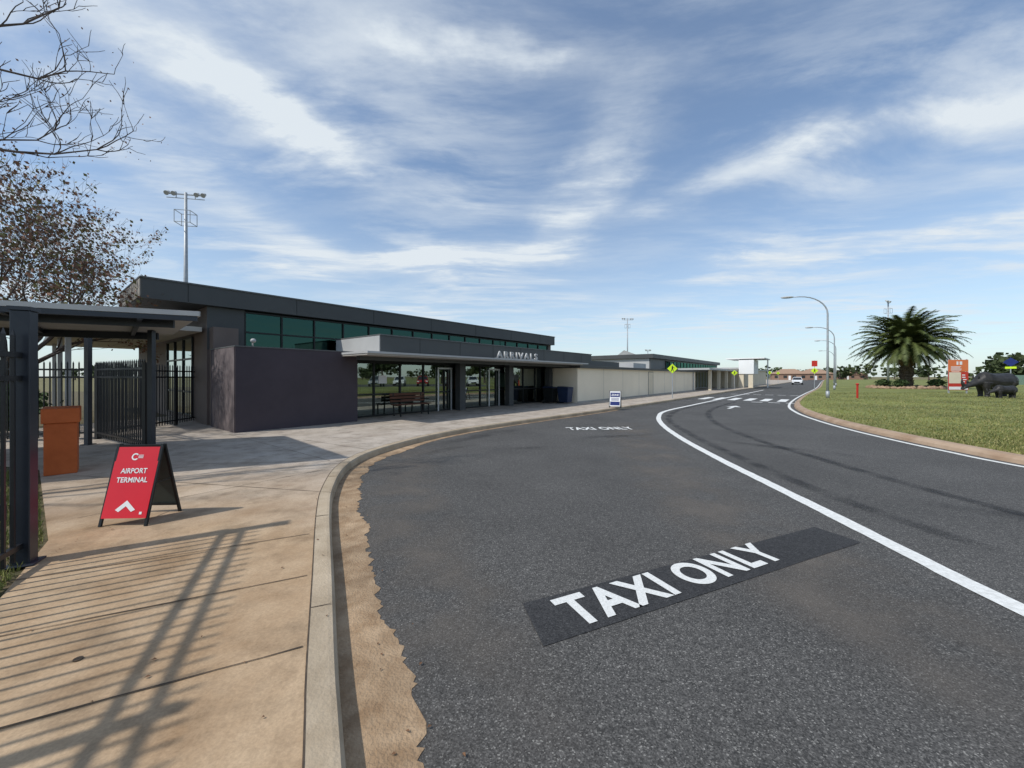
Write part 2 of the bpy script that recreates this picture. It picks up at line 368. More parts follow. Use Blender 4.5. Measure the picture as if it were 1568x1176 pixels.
mark('road_dust',[(2.6,1.2),(2.4,4.6),(2.7,7),(3.2,10),(4.2,14)],1.6,.002,M_lt)
flat('asphalt_patch',[Vector(p) for p in [(.074,2.76),(.186,2.32),(3.37,3.78),(3.22,4.17)]],.0045,M_asph2)
text('taxi_only_marking','TAXI ONLY',2.24,.345,M_white,loc=(.415,2.50,.0095),rot=(0,0,math.radians(25.8)),off=.032,sp=1.08)
text('taxi_only_marking','TAXI ONLY',2.05,.62,M_white,loc=(1.72,11.75,.0095),rot=(0,0,math.radians(4)),off=.03,sp=1.08)
ar=MB()
def q(b,pts,z): b.add([(p[0],p[1],z) for p in pts],[tuple(range(len(pts)))])
q(ar,[(-.08,-1.2),(.08,-1.2),(.08,.2),(-.08,.2)],.006); q(ar,[(-.35,.2),(.35,.2),(0,1.2)],.006)
o=ar.obj('road_arrow_marking',M_white); o.location=(11.6,20.6,0); o.rotation_euler=(0,0,math.radians(-38))
cz=MB()
for k in range(7):
    c=d*32+nn*(7.0-k*.95); a=d*1.7; b_=nn*.24
    q(cz,[c-a-b_,c+a-b_,c+a+b_,c-a+b_],.0065)
for k in range(6):
    c=d*28.9+nn*(3.4-k*.9); a=d*.16; b_=nn*.3
    q(cz,[c-a-b_,c+a-b_,c+a+b_,c-a+b_],.0065)
    c=d*41+nn*(6.6-k*.9); q(cz,[c-a-b_,c+a-b_,c+a+b_,c-a+b_],.0065)
cz.obj('zebra_crossing',M_white)
mb=MB(); mb.tube([(-2.27,2.05,.121),(-2.27,2.05,.127)],.02,14); mb.obj('service_cap',M_joint)
lb=MB()
for _ in range(70):
    if R()<.6: p=Vector((-3.4,2.4))+e1*U(-2,2.5)+e2*(U(0,1)**2*2.2); z_=.127
    else:
        p=Vector((-.5,1.6))+e1*U(-1,6)+e2*U(-.02,.3); z_=.012
    a=U(0,6.3); s=U(.006,.014); c_,s_=math.cos(a)*s,math.sin(a)*s
    lb.add([(p.x-c_,p.y-s_,z_),(p.x+s_*.6,p.y-c_*.6,z_+.006),(p.x+c_,p.y+s_,z_),(p.x-s_*.6,p.y+c_*.6,z_+.004)],[(0,1,2,3)])
lb.obj('fallen_leaves',M_fallen)

def inlawn(x,y):
    for i in range(len(I)-1):
        if I[i].y<=y<I[i+1].y:
            t=(y-I[i].y)/(I[i+1].y-I[i].y); return x>I[i].x+(I[i+1].x-I[i].x)*t+.3
    return False
gb=MB()
cnt=0
while cnt<36000:
    y=7+ (R()**1.7)*30; x=U(9.5,y*1.4+2)
    if not inlawn(x,y): continue
    cnt+=1; h=U(.02,.055)*(1 if R()<.95 else 1.8); a=U(0,6.3); w=.008+.0006*y; dx,dy=math.cos(a)*w,math.sin(a)*w; lx,ly=U(-.03,.03),U(-.03,.03)
    gb.add([(x-dx,y-dy,.128),(x+dx,y+dy,.128),(x+lx,y+ly,.128+h)],[(0,1,2)],0 if R()<.6 else 1)
gb.obj('lawn_grass_blades',[M_grass,mat('grass_dry',(.33,.30,.13),(.23,.21,.08),3,.9)])
gb=MB()
e0=Vector((-3.43,2.63)); eB=Vector((-4.2,3.55)); eC=Vector((-7.6,6.3))
for _ in range(9000):
    if R()<.45: base_=e0.lerp(eB,U(-2.5,1)); 
    else: base_=eB.lerp(eC,U(0,1))
    p=base_-e2*(U(.0,1)**1.5*.9)+Vector((-.02,-.03)); x,y=p
    h=U(.02,.09); a=U(0,6.3); w=.006; gb.add([(x-math.cos(a)*w,y-math.sin(a)*w,.1),(x+math.cos(a)*w,y+math.sin(a)*w,.1),(x+U(-.03,.03),y+U(-.03,.03),.1+h)],[(0,1,2)],0)
gb.obj('verge_grass_blades',M_grass)

# ------------------------------------------------------------ terminal
RZ=math.atan2(.7802,.6255)
T=empty('terminal_building',(0,0,0),RZ)
def bb(n,s0,s1,t0,t1,z0,z1,m,bevel=0): return box(n,s0,s1,t0,t1,z0,z1,m,T,bevel)
def glazing(name,parent,s0,s1,t,z0,z1,step,fw,mg,mf,rows=()):
    mesh(name+'_glass',[(s0,t,z0),(s1,t,z0),(s1,t,z1),(s0,t,z1)],[(0,1,2,3)],mg,parent)
    b=MB(); k=int(round((s1-s0)/step))
    for i in range(k+1):
        s=s0+(s1-s0)*i/k; b.box(s-fw/2,s+fw/2,t-.05,t+.02,z0,z1)
    for z in [z0+fw/2,z1-fw/2]+list(rows):
        for i in range(k):
            a=s0+(s1-s0)*i/k+fw/2; c=s0+(s1-s0)*(i+1)/k-fw/2; b.box(a,c,t-.045,t+.015,z-fw/2,z+fw/2)
    b.obj(name+'_frames',mf,parent)
bb('entry_wall',3.5,6.95,12.15,14.3,.1,2.4,M_purple)
bb('entry_wall_cap',3.48,6.97,12.13,14.32,2.402,2.43,M_fascia2)
bb('side_pier',3.56,4.2,14.302,14.72,.1,3.1,M_brown)
bb('entry_wall_side_panel',3.478,3.498,12.18,14.1,.12,2.39,mat('mottled_sunlit_render',(.17,.14,.14),(.085,.068,.072),2.8,.8))  # mottled render, with the sunlit side's lighter tone painted into its colour
bb('hall_wall_side',3.5,3.7,14.73,26,.1,3.75,M_brown)
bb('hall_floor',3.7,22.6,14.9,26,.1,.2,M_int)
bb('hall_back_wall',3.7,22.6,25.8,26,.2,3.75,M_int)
bb('hall_front_left_wall',3.5,4.5,14.7,14.728,2.43,3.75,M_fascia)
glazing('hall_clerestory',T,4.5,22.2,14.75,2.35,3.72,1.1,.05,M_green,M_frame,rows=(3.05,))
bb('hall_front_lower',6.96,22.6,14.6,14.7,.1,2.35,M_int)
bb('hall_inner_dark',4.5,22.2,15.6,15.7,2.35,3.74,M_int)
bb('hall_right_wall',22.3,22.6,14.72,26,.1,3.75,M_brown)
bb('hall_roof',2.0,22.75,14.5,18.1,3.76,4.30,M_fascia)
bb('hall_roof_rear',3.45,22.75,18.102,26.5,3.76,4.30,M_fascia)
bb('hall_roof_capping',1.97,22.78,14.47,18.13,4.302,4.345,M_fascia2)
bb('hall_roof_side_panel',1.975,1.998,14.55,18.05,3.8,4.28,M_soffit)
b=MB()
for s in range(3,23,3): b.box(s,s+.015,14.494,14.499,3.78,4.29)
b.obj('hall_fascia_joints',M_frame,T)
sw=MB(); 
mesh('side_window_glass',[(3.48,16.2,.3),(3.48,19.8,.3),(3.48,19.8,2.9),(3.48,16.2,2.9)],[(0,1,2,3)],glass_mat('side_glass',(.1,.12,.12),(.6,.65,.65),.3),T)
for t in (16.2,17.4,18.6,19.8): sw.box(3.44,3.479,t-.03,t+.03,.3,2.9)
for z in (.3,1.1,2.2,2.9): sw.box(3.45,3.477,16.23,19.77,z-.03,z+.03)
sw.obj('side_window_frame',M_frame,T)
bb('side_canopy',.6,3.42,14.9,27,2.98,3.12,M_soffl)
bb('side_canopy_fascia',.55,.598,14.9,27,2.95,3.2,M_fascia2)
for t in (17,21,25): bb('side_canopy_post',.75,.87,t,t+.12,.1,2.978,M_ltgrey)
bb('arrivals_parapet',7.4,22.3,11.5,14.45,2.40,2.98,M_fascia)
bb('arrivals_parapet_cap',7.37,22.33,11.47,14.48,2.982,3.02,M_fascia2)
bb('arrivals_parapet_side',7.37,7.398,11.53,14.4,2.41,2.97,M_ltgrey)
b=MB()
for s in range(9,22,2): b.box(s,s+.012,11.494,11.498,2.42,2.97)
b.obj('parapet_joints',M_frame,T)
bb('arrivals_canopy_soffit',6.4,19.65,10.65,13.1,2.26,2.31,M_soffit)
bb('arrivals_canopy_slab',6.38,20.2,10.6,11.49,2.312,2.375,M_ltgrey)
bb('arrivals_canopy_slab_rear',6.38,7.36,11.492,14.4,2.312,2.375,M_ltgrey)
bb('arrivals_canopy_beam',6.6,19.6,11.4,11.6,2.14,2.258,M_fascia)
glazing('shopfront',T,6.96,19.5,13.05,.14,2.22,1.14,.06,M_glass,M_frame,rows=(.95,))
for s in (11.1,11.85,14.35,15.1): bb('door_frame',s,s+.07,12.97,13.0,.13,2.0,M_alu)
bb('door_head',11.1,11.92,12.95,12.968,1.93,2.0,M_alu); bb('door_head',14.35,15.17,12.95,12.968,1.93,2.0,M_alu)
for s in (12.05,15.5,19.2): bb('shopfront_column',s,s+.35,12.6,12.9,.12,2.258,M_fascia)
bb('shopfront_bulkhead',6.96,19.6,12.99,13.0,2.1,2.255,M_frame)
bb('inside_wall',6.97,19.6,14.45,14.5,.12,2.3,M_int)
rnd=[(M_red,12.6,.6),(M_signw,10.2,.5),(M_bino,13.4,.4),(M_beige,8.4,1.0),(M_signw,16.6,.8),(M_tim,9.5,.5),(M_blue,17.8,.4)]
for m,s,w in rnd: bb('wall_poster',s,s+w,14.43,14.445,1.0,1.8,m)
for s in (8,10,13,15.5,17.6): bb('counter',s,s+1.2,13.9,14.2,.12,.95,M_tim if s%2 else M_ltgrey)
bb('inside_floor',6.97,19.6,13.06,14.44,.122,.13,M_soffit)
for s,w,h in ((8.3,.35,.3),(12.3,.25,.35),(16.1,.3,.3)): bb('window_sticker',s,s+w,13.035,13.045,1.35,1.35+h,M_signw)
text('arrivals_lettering','ARRIVALS',2.95,.30,M_ltgrey,T,loc=(12.4,10.75,2.40),rot=(math.radians(90),0,0),off=.008,ext=.03,sp=1.3)
bb('lettering_rail',12.3,15.45,10.74,10.78,2.376,2.395,M_alu)
bb('beige_wing',19.66,45.3,11.0,15.5,.1,2.10,M_beige)
bb('beige_wing_roof',19.6,45.5,10.8,16,2.102,2.22,M_fascia)
bb('beige_wing_cap',19.58,45.52,10.78,16.02,2.222,2.25,M_fascia2)
bb('beige_plinth',19.64,45.3,10.97,10.998,.1,.2,M_soffit)
b=MB()
for s in range(23,45,3): b.box(s,s+.02,10.994,10.999,.2,2.1)
b.obj('beige_joints',M_soffit,T)
bb('service_door',31,32,10.975,10.996,.2,1.95,M_cream); 
b=MB(); b.box(30.95,30.998,10.96,10.995,.2,2.0); b.box(32.002,32.05,10.96,10.995,.2,2.0); b.box(31,32,10.96,10.995,1.952,2.0); b.obj('service_door_frame',M_soffit,T)
bb('downpipe',44.2,44.3,10.9,10.968,.12,2.1,M_ltgrey)
bb('roof_plant_screen',24,30,13,15,2.26,2.75,M_fascia); bb('roof_plant_unit',33,36,13,14.6,2.26,2.8,M_ltgrey)
bb('check_in_hall',42,75,14.7,26,.1,3.6,M_fascia2); bb('check_in_hall_roof',41.7,75.3,14.3,26.3,3.602,4.05,M_fascia)
bb('check_in_hall_side',41.97,41.998,14.8,25.8,2.3,3.58,M_ltgrey)
glazing('check_in_clerestory',T,47,74,14.66,2.5,3.5,1.5,.07,M_green,M_frame)
bb('entrance_recess_shade',45.32,62,12.8,14.6,.1,2.5,M_frame)  # solid block, the recess's shade put in as near-black colour
bb('entrance_canopy',45.3,62,9.6,12.8,2.35,2.55,M_ltgrey)
glazing('entrance',T,45.8,61.5,12.75,.14,2.3,1.6,.08,M_glass,M_alu)
for s in (47,51.5,56,60.5): bb('entrance_post',s,s+.3,9.8,10.1,.12,2.348,M_cream)
bb('cream_wing',62.1,95,9.6,15,.1,2.7,M_cream); bb('cream_wing_roof',62,95.2,9.4,15.2,2.702,2.9,M_ltgrey)
bb('entry_tower',61.5,66,7.6,9.38,2.0,3.9,M_whitew)
bb('entry_tower_roof',61.6,68.5,6.4,11.0,4.05,4.18,M_whitew)
bb('entry_tower_neck',61.8,65.7,7.8,9.3,3.902,4.048,M_frame)
for t in (7.7,8.8): bb('entry_tower_column',61.6,62.1,t,t+.55,.1,1.998,M_cream)
bb('entry_tower_post',68.2,68.35,6.6,6.75,0,4.048,M_whitew)
b=MB(); b.tube([(3.9,12.15,2.43),(3.9,12.15,2.55)],.02); b.ell((3.9,12.12,2.58),(.07,.07,.06)); b.obj('security_camera',M_ltgrey,T,True)

def bench(loc,rz):
    E=empty('bench',loc,rz)
    b=MB()
    for k in range(4): b.box(-.8,.8,-.22+k*.115,-.13+k*.115,.42,.45)
    b.obj('seat',M_tim,E,bevel=.005)
    b=MB()
    for k in range(3): b.box(-.8,.8,.24+k*.02,.265+k*.02,.52+k*.12,.61+k*.12)
    b.obj('backrest',M_tim,E,bevel=.005)
    b=MB()
    for x in (-.65,.65):
        b.beam((x,-.2,0),(x,-.2,.42),.04,.04); b.beam((x,.22,0),(x,.3,.85),.04,.04); b.beam((x,-.22,.4),(x,.24,.4),.04,.03); b.beam((x,-.22,.62),(x,.24,.62),.05,.03)
    b.obj('frame',M_frame,E)
def st(s,t,z=.12): 
    v=d*s+nn*t; return (v.x,v.y,z)
bench(st(9.4,12.5),RZ)
def bin_(loc,rz,lid,body):
    E=empty('wheelie_bin',loc,rz)
    b=MB(); b.add([(-.24,-.28,.06),(.24,-.28,.06),(.24,.28,.06),(-.24,.28,.06),(-.29,-.35,.85),(.29,-.35,.85),(.29,.35,.85),(-.29,.35,.85)],BF); b.obj('body',body,E,bevel=.02)
    b=MB(); b.add([(-.31,-.38,.852),(.31,-.38,.852),(.31,.36,.852),(-.31,.36,.852),(-.28,-.33,.9),(.28,-.33,.9),(.28,.34,.95),(-.28,.34,.95)],BF); b.obj('lid',lid,E,bevel=.015)
    b=MB(); b.tube([(-.3,.3,.09),(.3,.3,.09)],.09,12); b.obj('wheels',M_rubber,E)
bin_(st(18.7,12.2),RZ,M_binb,M_frame); bin_(st(18.9,11.35),RZ,M_binb,M_binb)

# ------------------------------------------------------------ fences
def fence(name,p,q_,h,z0,sp=.105,pk=.02):
    E=empty(name); p=Vector(p);q_=Vector(q_); L_=(q_-p).length; dd=(q_-p)/L_; b=MB()
    n=int(L_/sp)
    for i in range(n+1):
        c=p+dd*(i*sp+.02); w=pk/2
        dx=dd*w; ny=Vector((-dd.y,dd.x))*w
        cs=[c-dx-ny,c+dx-ny,c+dx+ny,c-dx+ny]
        b.add([(k.x,k.y,z0+.06) for k in cs]+[(k.x,k.y,z0+h-.05) for k in cs]+[(c.x,c.y,z0+h)],[(0,1,5,4),(1,2,6,5),(2,3,7,6),(3,0,4,7),(4,5,8),(5,6,8),(6,7,8),(7,4,8)])
    b.obj('pickets',M_blk,E)
    b=MB()
    for z in (.16,h-.38,h-.2): b.beam((p.x,p.y,z0+z),(q_.x,q_.y,z0+z),.034,.04)
    b.obj('rails',M_blk,E)
    b=MB(); k=max(1,round(L_/2.4))
    for i in range(k+1):
        c=p+dd*(L_*i/k); b.box(c.x-.032,c.x+.032,c.y-.032,c.y+.032,z0-.02,z0+h-.08)
    b.obj('posts',M_blk,E)
P0=Vector((-3.86,3.1))
fence('picket_fence',P0,P0-e1*14,1.85,.12)
fence('picket_fence',(-9.9,9.35),(-9.9-.95*5.5,9.35-.3*5.5),1.85,.12)
fence('picket_gate',(-7.36,7.86),(-9.85,9.3),1.85,.12)
fence('picket_fence',(-9.9,9.4),(-10.6,14.5),1.85,.12)
E=empty('gate_post',(P0.x,P0.y,0),math.atan2(e2.y,e2.x))
b=MB(); b.box(-.055,.055,-.055,.055,.1,2.12); b.box(-.09,.09,-.09,.09,.122,.135); b.obj('post',M_navy,E,bevel=.006)
b=MB(); b.box(-.065,.065,-.065,.065,2.121,2.15); b.obj('cap',M_navy,E)
b=MB()
for z in (.5,1.75): b.tube([(-.09,-.06,z),(-.09,-.06,z+.12)],.025,8)
b.obj('hinges',M_navy,E)
E=empty('gate_post',(P0.x-.35,P0.y-.15,0),math.atan2(e2.y,e2.x))
b=MB(); b.box(-.035,.035,-.035,.035,.1,2.0); b.obj('post',M_blk,E)
b=MB(); b.box(-.045,.045,-.045,.045,2.001,2.03); b.obj('cap',M_blk,E)

# ------------------------------------------------------------ shelter
S=empty('walkway_shelter')
Aq,Bq,Cq,Dq=Vector((-4.87,6.1)),Vector((-7.6,8.75)),Vector((-13.,6.7)),Vector((-10.2,3.62))
def slab(name,pts,z0,z1,m,par):
    v=[(p[0],p[1],z0) for p in pts]+[(p[0],p[1],z1) for p in pts]; return mesh(name,v,BF,m,par)
slab('roof_lining',[Dq,Aq,Bq,Cq],2.54,2.55,M_soffl,S)
slab('roof_sheet',[Dq,Aq,Bq,Cq],2.552,2.60,M_roof,S)
b=MB()
def z3(p,z): return (p[0],p[1],z)
b.beam(z3(Dq,2.58),z3(Aq,2.58),.03,.075); b.beam(z3(Aq,2.58),z3(Bq,2.58),.03,.075); b.beam(z3(Bq,2.58),z3(Cq,2.58),.03,.075)
b.obj('gutter_trim',M_ltgrey,S)
b=MB()
b.beam(z3(Dq,2.50),z3(Aq+Vector((-.03,0)),2.50),.05,.07)
for f in (.12,.88): 
    b.beam(z3(Aq.lerp(Bq,f)+Vector((-.25,-.1)),2.46),z3(Dq.lerp(Cq,f),2.46),.07,.14)
for f in (.12,.36,.6,.84):
    b.beam(z3(Aq.lerp(Dq,f),2.49),z3(Bq.lerp(Cq,f),2.49),.06,.078)
b.obj('beams',M_navy,S)
b=MB()
for p in [(-7.23,7.86),(-9.25,8.55),(-11.8,6.9),(-9.6,4.2)]:
    b.box(p[0]-.045,p[0]+.045,p[1]-.045,p[1]+.045,.1,2.53); b.box(p[0]-.09,p[0]+.09,p[1]-.09,p[1]+.09,.121,.135)
b.obj('columns',M_navy,S)

E=empty('litter_bin',(-6.95,6.05,.12),math.radians(45))
b=MB(); b.box(-.17,.17,-.17,.17,.0,.78); b.obj('body',M_orange,E,bevel=.01)
b=MB(); b.add([(-.195,-.195,.78),(.195,-.195,.78),(.195,.195,.78),(-.195,.195,.78),(-.195,-.195,1.0),(.195,-.195,1.0),(.195,.195,1.02),(-.195,.195,1.02)],BF); b.obj('hood',M_orange,E,bevel=.01)
b=MB(); b.box(-.198,-.1955,-.12,.12,.85,.95); b.obj('opening',M_frame,E)

# ------------------------------------------------------------ A-frame sign
E=empty('a_frame_sign',(-3.86,4.09,.12),math.radians(3))
w=.215; H=.76; dy=.215
tilt=math.atan2(dy,H+.02)
def leg(b,x,sgn): b.beam((x,sgn*dy,0),(x,sgn*.01,H+.02),.025,.02)
b=MB()
for x in (-w,w):
    leg(b,x,-1); leg(b,x,1)
b.beam((-w,-.012,H),(w,-.012,H),.02,.025); b.beam((-w,.012,H),(w,.012,H),.02,.025)
b.beam((-w,-.19,.09),(w,-.19,.09),.02,.02); b.beam((-w,.19,.09),(w,.19,.09),.02,.02)
b.beam((w,-.11,.4),(w,.11,.4),.006,.012); b.beam((-w,-.11,.4),(-w,.11,.4),.006,.012)
b.obj('frame',M_frame,E)
F=bpy.data.objects.new('front_panel_mount',None); link(F,E); F.location=(0,-dy-.012,0); F.rotation_euler=(math.pi/2-tilt,0,0)
box('front_panel',-w+.003,w-.003,.08,H+.02,-.006,.006,M_red,F)
text('airport_text','AIRPORT',.255,.052,M_signw,F,loc=(0,.515,.009),off=.02,center=True)
text('terminal_text','TERMINAL',.30,.052,M_signw,F,loc=(0,.425,.009),off=.02,center=True)
b=MB()
q(b,[(-.095,.16),(-.06,.14),(0,.195),(0,.25)],.0085); q(b,[(.095,.16),(0,.25),(0,.195),(.06,.14)],.0085)
b.obj('chevron',M_signw,F)
b=MB()
cx,cy=-.02,.68
for k in range(20):
    a=math.radians(40+k*14);c=math.radians(40+(k+1)*14)
    q(b,[(cx+.022*math.cos(a),cy+.022*math.sin(a)),(cx+.036*math.cos(a),cy+.036*math.sin(a)),(cx+.036*math.cos(c),cy+.036*math.sin(c)),(cx+.022*math.cos(c),cy+.022*math.sin(c))],.0085)
for k in range(3): q(b,[(cx+.03,cy+.012-k*.013),(cx+.03+.05,cy+.012-k*.013),(cx+.08,cy+.018-k*.013),(cx+.03,cy+.018-k*.013)],.0088)
q(b,[(.14,.115),(.165,.115),(.165,.14),(.14,.14)],.0085)
b.obj('logo',M_signw,F)
B_=bpy.data.objects.new('back_panel_mount',None); link(B_,E); B_.location=(0,dy+.012,0); B_.rotation_euler=(math.pi/2+tilt,0,0)
box('back_panel',-w+.003,w-.003,.08,H+.02,-.006,.006,M_signdk,B_)

E=empty('pavement_sign',(4.98,18.9,.12),math.radians(-20))
b=MB()
for x in (-.26,.26):
    b.beam((x,-.2,0),(x,0,.8),.03,.03); b.beam((x,.2,0),(x,0,.8),.03,.03)
b.obj('frame',M_frame,E)
F=bpy.data.objects.new('panel_mount',None); link(F,E); F.location=(0,-.21,0); F.rotation_euler=(math.pi/2-math.atan2(.2,.8),0,0)
box('panel',-.25,.25,.08,.8,-.005,.005,M_signw,F); b=MB(); b.box(-.22,.22,.52,.74,.006,.008); b.box(-.22,.22,.12,.3,.006,.008)
for k in range(3): b.box(-.18,.18,.35+k*.05,.37+k*.05,.006,.008)
b.obj('print',M_blue,F); text('heading','ZONE',.34,.1,M_signw,F,loc=(0,.58,.0095),center=True,off=.02)

# ------------------------------------------------------------ trees
def limb(b,leaves,p,dr,L_,r,depth,maxd,spread,leafp,up=.12,mi=0,wig=.14,minr=.0035):
    n=4; pts=[p.copy()]; rad=[r]; d_=dr.copy(); pos=p.copy()
    for i in range(n):
        d_=(d_+Vector((U(-1,1),U(-1,1),U(-.6,1)))*wig+Vector((0,0,up*.3))).normalized(); pos=pos+d_*L_/n; pts.append(pos.copy()); rad.append(r*(1-.42*(i+1)/n))
        if depth>=maxd-2:
            for _ in range(leafp):
                if R()<.5: leaves.append(pos+Vector((U(-.12,.12),U(-.12,.12),U(-.12,.12))))
    b.tube(pts,rad,6 if r>.03 else 3,mi,cap=False)
    if depth<maxd:
        k=3 if depth<3 else (3 if R()<.5 else 2)
        for j in range(k):
            ax=Vector((U(-1,1),U(-1,1),U(-.5,.7))).normalized(); nd=(d_+ax*spread).normalized()
            st_=pts[-1] if j==0 else pts[int(U(2,4.99))]
            limb(b,leaves,st_,nd,L_*U(.62,.86),max(minr,rad[-1]*U(.6,.85) if j else rad[-1]*.92),depth+1,maxd,spread,leafp,up,mi,wig,minr)
def leafmesh(b,leaves,size,mis):
    for p in leaves:
        a=Vector((U(-1,1),U(-1,1),U(-1,1))).normalized(); c=a.orthogonal().normalized(); e=a.cross(c); s=U(.6,1.3)*size
        b.add([p-c*s*.35,p+e*s*.5,p+c*s*.35,p-e*s*.6],[(0,1,2,3)],random.choice(mis))
def tree(name,loc,trunk_h,r,L_,maxd,spread,leafp,size,dirs,seed=1,up=.12):
    random.seed(seed); b=MB(); leaves=[]; base=Vector(loc)
    top=base+Vector((U(-.1,.1),U(-.1,.1),trunk_h))
    b.tube([base-Vector((0,0,.1)),base+Vector((.02,.03,trunk_h*.3)),base+Vector((-.03,.02,trunk_h*.7)),top],[r*1.3,r,r*.92,r*.8],10)
    for dv in dirs: limb(b,leaves,top,Vector(dv).normalized(),L_*U(.85,1.15),r*.55,0,maxd,spread,leafp,up)
    leafmesh(b,leaves,size,[1,1,2])
    return b.obj(name,[M_bark,M_leafb,M_leaf])
tree('deciduous_tree',(-14.7,11.3,.1),1.5,.14,1.84,6,.64,1,.095,[(.9,.1,.8),(.3,.9,1.2),(-.6,.6,1.0),(-.7,-.6,1.1),(.3,-.9,1.0),(.1,.1,1.5),(.95,.4,.5),(.6,-.5,.6)],seed=5,up=.02)
random.seed(13)
b=MB(); base=Vector((-9.0,3.1,.1)); 
b.tube([base,base+Vector((.05,.02,.9)),base+Vector((0,.05,2.2))],[.15,.12,.10],10)
buds=[]
def bough(pts,r0):
    P=[Vector(p) for p in pts]; Q=[]
    for i in range(len(P)-1):
        for k in range(6): Q.append(P[i].lerp(P[i+1],k/6)+Vector((U(-.09,.09),U(-.09,.09),U(-.09,.09))))
    Q.append(P[-1]); n=len(Q); b.tube(Q,[r0*(1-.85*i/(n-1)) for i in range(n)],6,cap=False)
    for i in range(n//3,n):
        for _ in range(1 if i<n-2 else 3):
            if R()<.85:
                dr=((Q[min(i+1,n-1)]-Q[i-1]).normalized()+Vector((U(-1,1),U(-1,1),U(-.7,1)))*.8).normalized()
                limb(b,buds,Q[i],dr,U(.28,.5),max(.008,r0*(1-.85*i/(n-1))*.45),3,5,.75,1,.05,0,.3,.0045)
t0=Vector((-9,3.15,2.2))
for tip,mid,r in [((-5.3,5.0,4.5),(-7.3,4.2,4.0),.05),((-5.7,5.0,5.5),(-7.4,4.2,4.6),.05),((-5.9,5.1,6.4),(-7.5,4.3,5.1),.05),((-6.3,5.4,5.0),(-7.5,4.6,4.2),.04),((-8.6,2.0,6.5),(-8.9,2.6,4.5),.05),((-10.8,3.6,6),(-9.9,3.4,4.4),.05),((-6.2,4.4,4.6),(-7.4,3.7,3.9),.035)]:
    bough([t0,mid,tip],r)
leafmesh(b,buds[::3],.03,[1])
b.obj('bare_tree',[M_bark,M_leafb])
random.seed(21)
def shrub(name,loc,r,n,size):
    b=MB(); c=Vector(loc)
    for k in range(7): b.tube([c,c+Vector((U(-.5,.5)*r[0],U(-.5,.5)*r[1],r[2]*1.2))],[.02,.008],4)
    for _ in range(n):
        v=Vector((U(-1,1),U(-1,1),U(-1,1)))
        if v.length>1: continue
        v=v*(.55+.45*R()); p=c+Vector((v.x*r[0]*(1+.25*math.sin(9*v.y)),v.y*r[1],r[2]+v.z*r[2]))
        a=Vector((U(-1,1),U(-1,1),U(-1,1))).normalized(); q1=a.orthogonal().normalized(); q2=a.cross(q1); s=size*U(.6,1.4)
        b.add([p-q1*s*.5,p+q2*s*.6,p+q1*s*.5,p-q2*s*.6],[(0,1,2,3)],1)
    return b.obj(name,[M_bark,M_shrub])
shrub('garden_shrub',(-13.0,9.8,.1),(1.3,1.0,.8),3500,.1)
shrub('garden_shrub',(-15.5,10.5,.1),(1.4,1.0,.9),3000,.1)

def palm(loc):
    E=empty('date_palm',loc)
    b=MB(); pts=[];rad=[]
    for k in range(31):
        z=k*.17; pts.append((U(-.03,.03),U(-.03,.03),z)); rad.append((.62 if k%2 else .54)*(1.15 if k<3 else 1)*(1+.25*max(0,(k-20)/10)))
    b.tube(pts,rad,16); 
    for _ in range(280):
        a=U(0,6.28); z=U(.3,5.0); r_=.56; p=Vector((math.cos(a)*r_,math.sin(a)*r_,z)); o_=Vector((math.cos(a),math.sin(a),.9)); b.tube([p,p+o_*.18],[.08,.03],4)
    b.obj('trunk',M_ptrunk,E)
    fr=MB(); 
    def frond(az,el,L_,mi,curve):
        hd=Vector((math.cos(az),math.sin(az),0)); pos=Vector((0,0,5.25))+hd*.3; ang=el; ns=22; pts=[];tan=[]
        for i in range(ns+1):
            dv=hd*math.cos(ang)+Vector((0,0,math.sin(ang))); pts.append(pos.copy()); tan.append(dv); pos=pos+dv*L_/ns; ang-=curve*(.3+1.5*i/ns)/ns
            if ang<-1.45: ang=-1.45
        pp=pts[::2]
        fr.tube(pp,[.055*(1-.85*i/(len(pp)-1)) for i in range(len(pp))],4,mi,cap=False)
        side=hd.cross(Vector((0,0,1)))
        for i in range(2,ns):
            for sub in (0,.33,.66):
                for sg in (-1,1):
                    t=(i+sub)/ns; p=pts[i].lerp(pts[i+1],sub); up=side.cross(tan[i]).normalized()
                    ll=L_*.12*math.sin(math.pi*min(1,.15+t*.85))**.5*U(.8,1.15)+.16
                    dv=(side*sg*.8+tan[i]*.6+up*U(-.1,.3)+Vector((0,0,-.38))).normalized()
                    wv=tan[i]*.05
                    fr.add([p-wv,p+wv,p+dv*ll],[(0,1,2)],mi)
    for k in range(210):
        t=k/210; az=k*2.39996+U(-.15,.15); el=1.5-t*1.9+U(-.12,.12); frond(az,el,U(4.7,6.0)*(1 if t<.8 else .85),0,U(.95,1.8) if el>0 else U(.6,1.0))
    for k in range(50): frond(U(0,6.28),U(-1.25,-.7),U(1.8,3.0),1,.4)
    fr.obj('fronds',[M_palm,M_palmd],E)
palm((50.3,50,.25))
b=MB()
for k in range(46):
    a=k/46*6.283; c=(50.3+math.cos(a)*3.7+U(-.15,.15),50+math.sin(a)*3.0+U(-.15,.15),.2); b.ell(c,(U(.25,.42),U(.25,.4),U(.2,.33)),0,8,6,None,.35)
b.obj('garden_rock_border',M_rock)
b=MB(); b.ell((50.3,50,.1),(3.6,2.9,.45),0,24,8,None,.05); b.obj('garden_bed',M_mulch)
for (x,y) in [(48,48.4),(51.8,47.9),(53.2,49),(47.4,50)]: shrub('garden_shrub',(x,y,.3),(1.0,.8,.55),1100,.16)

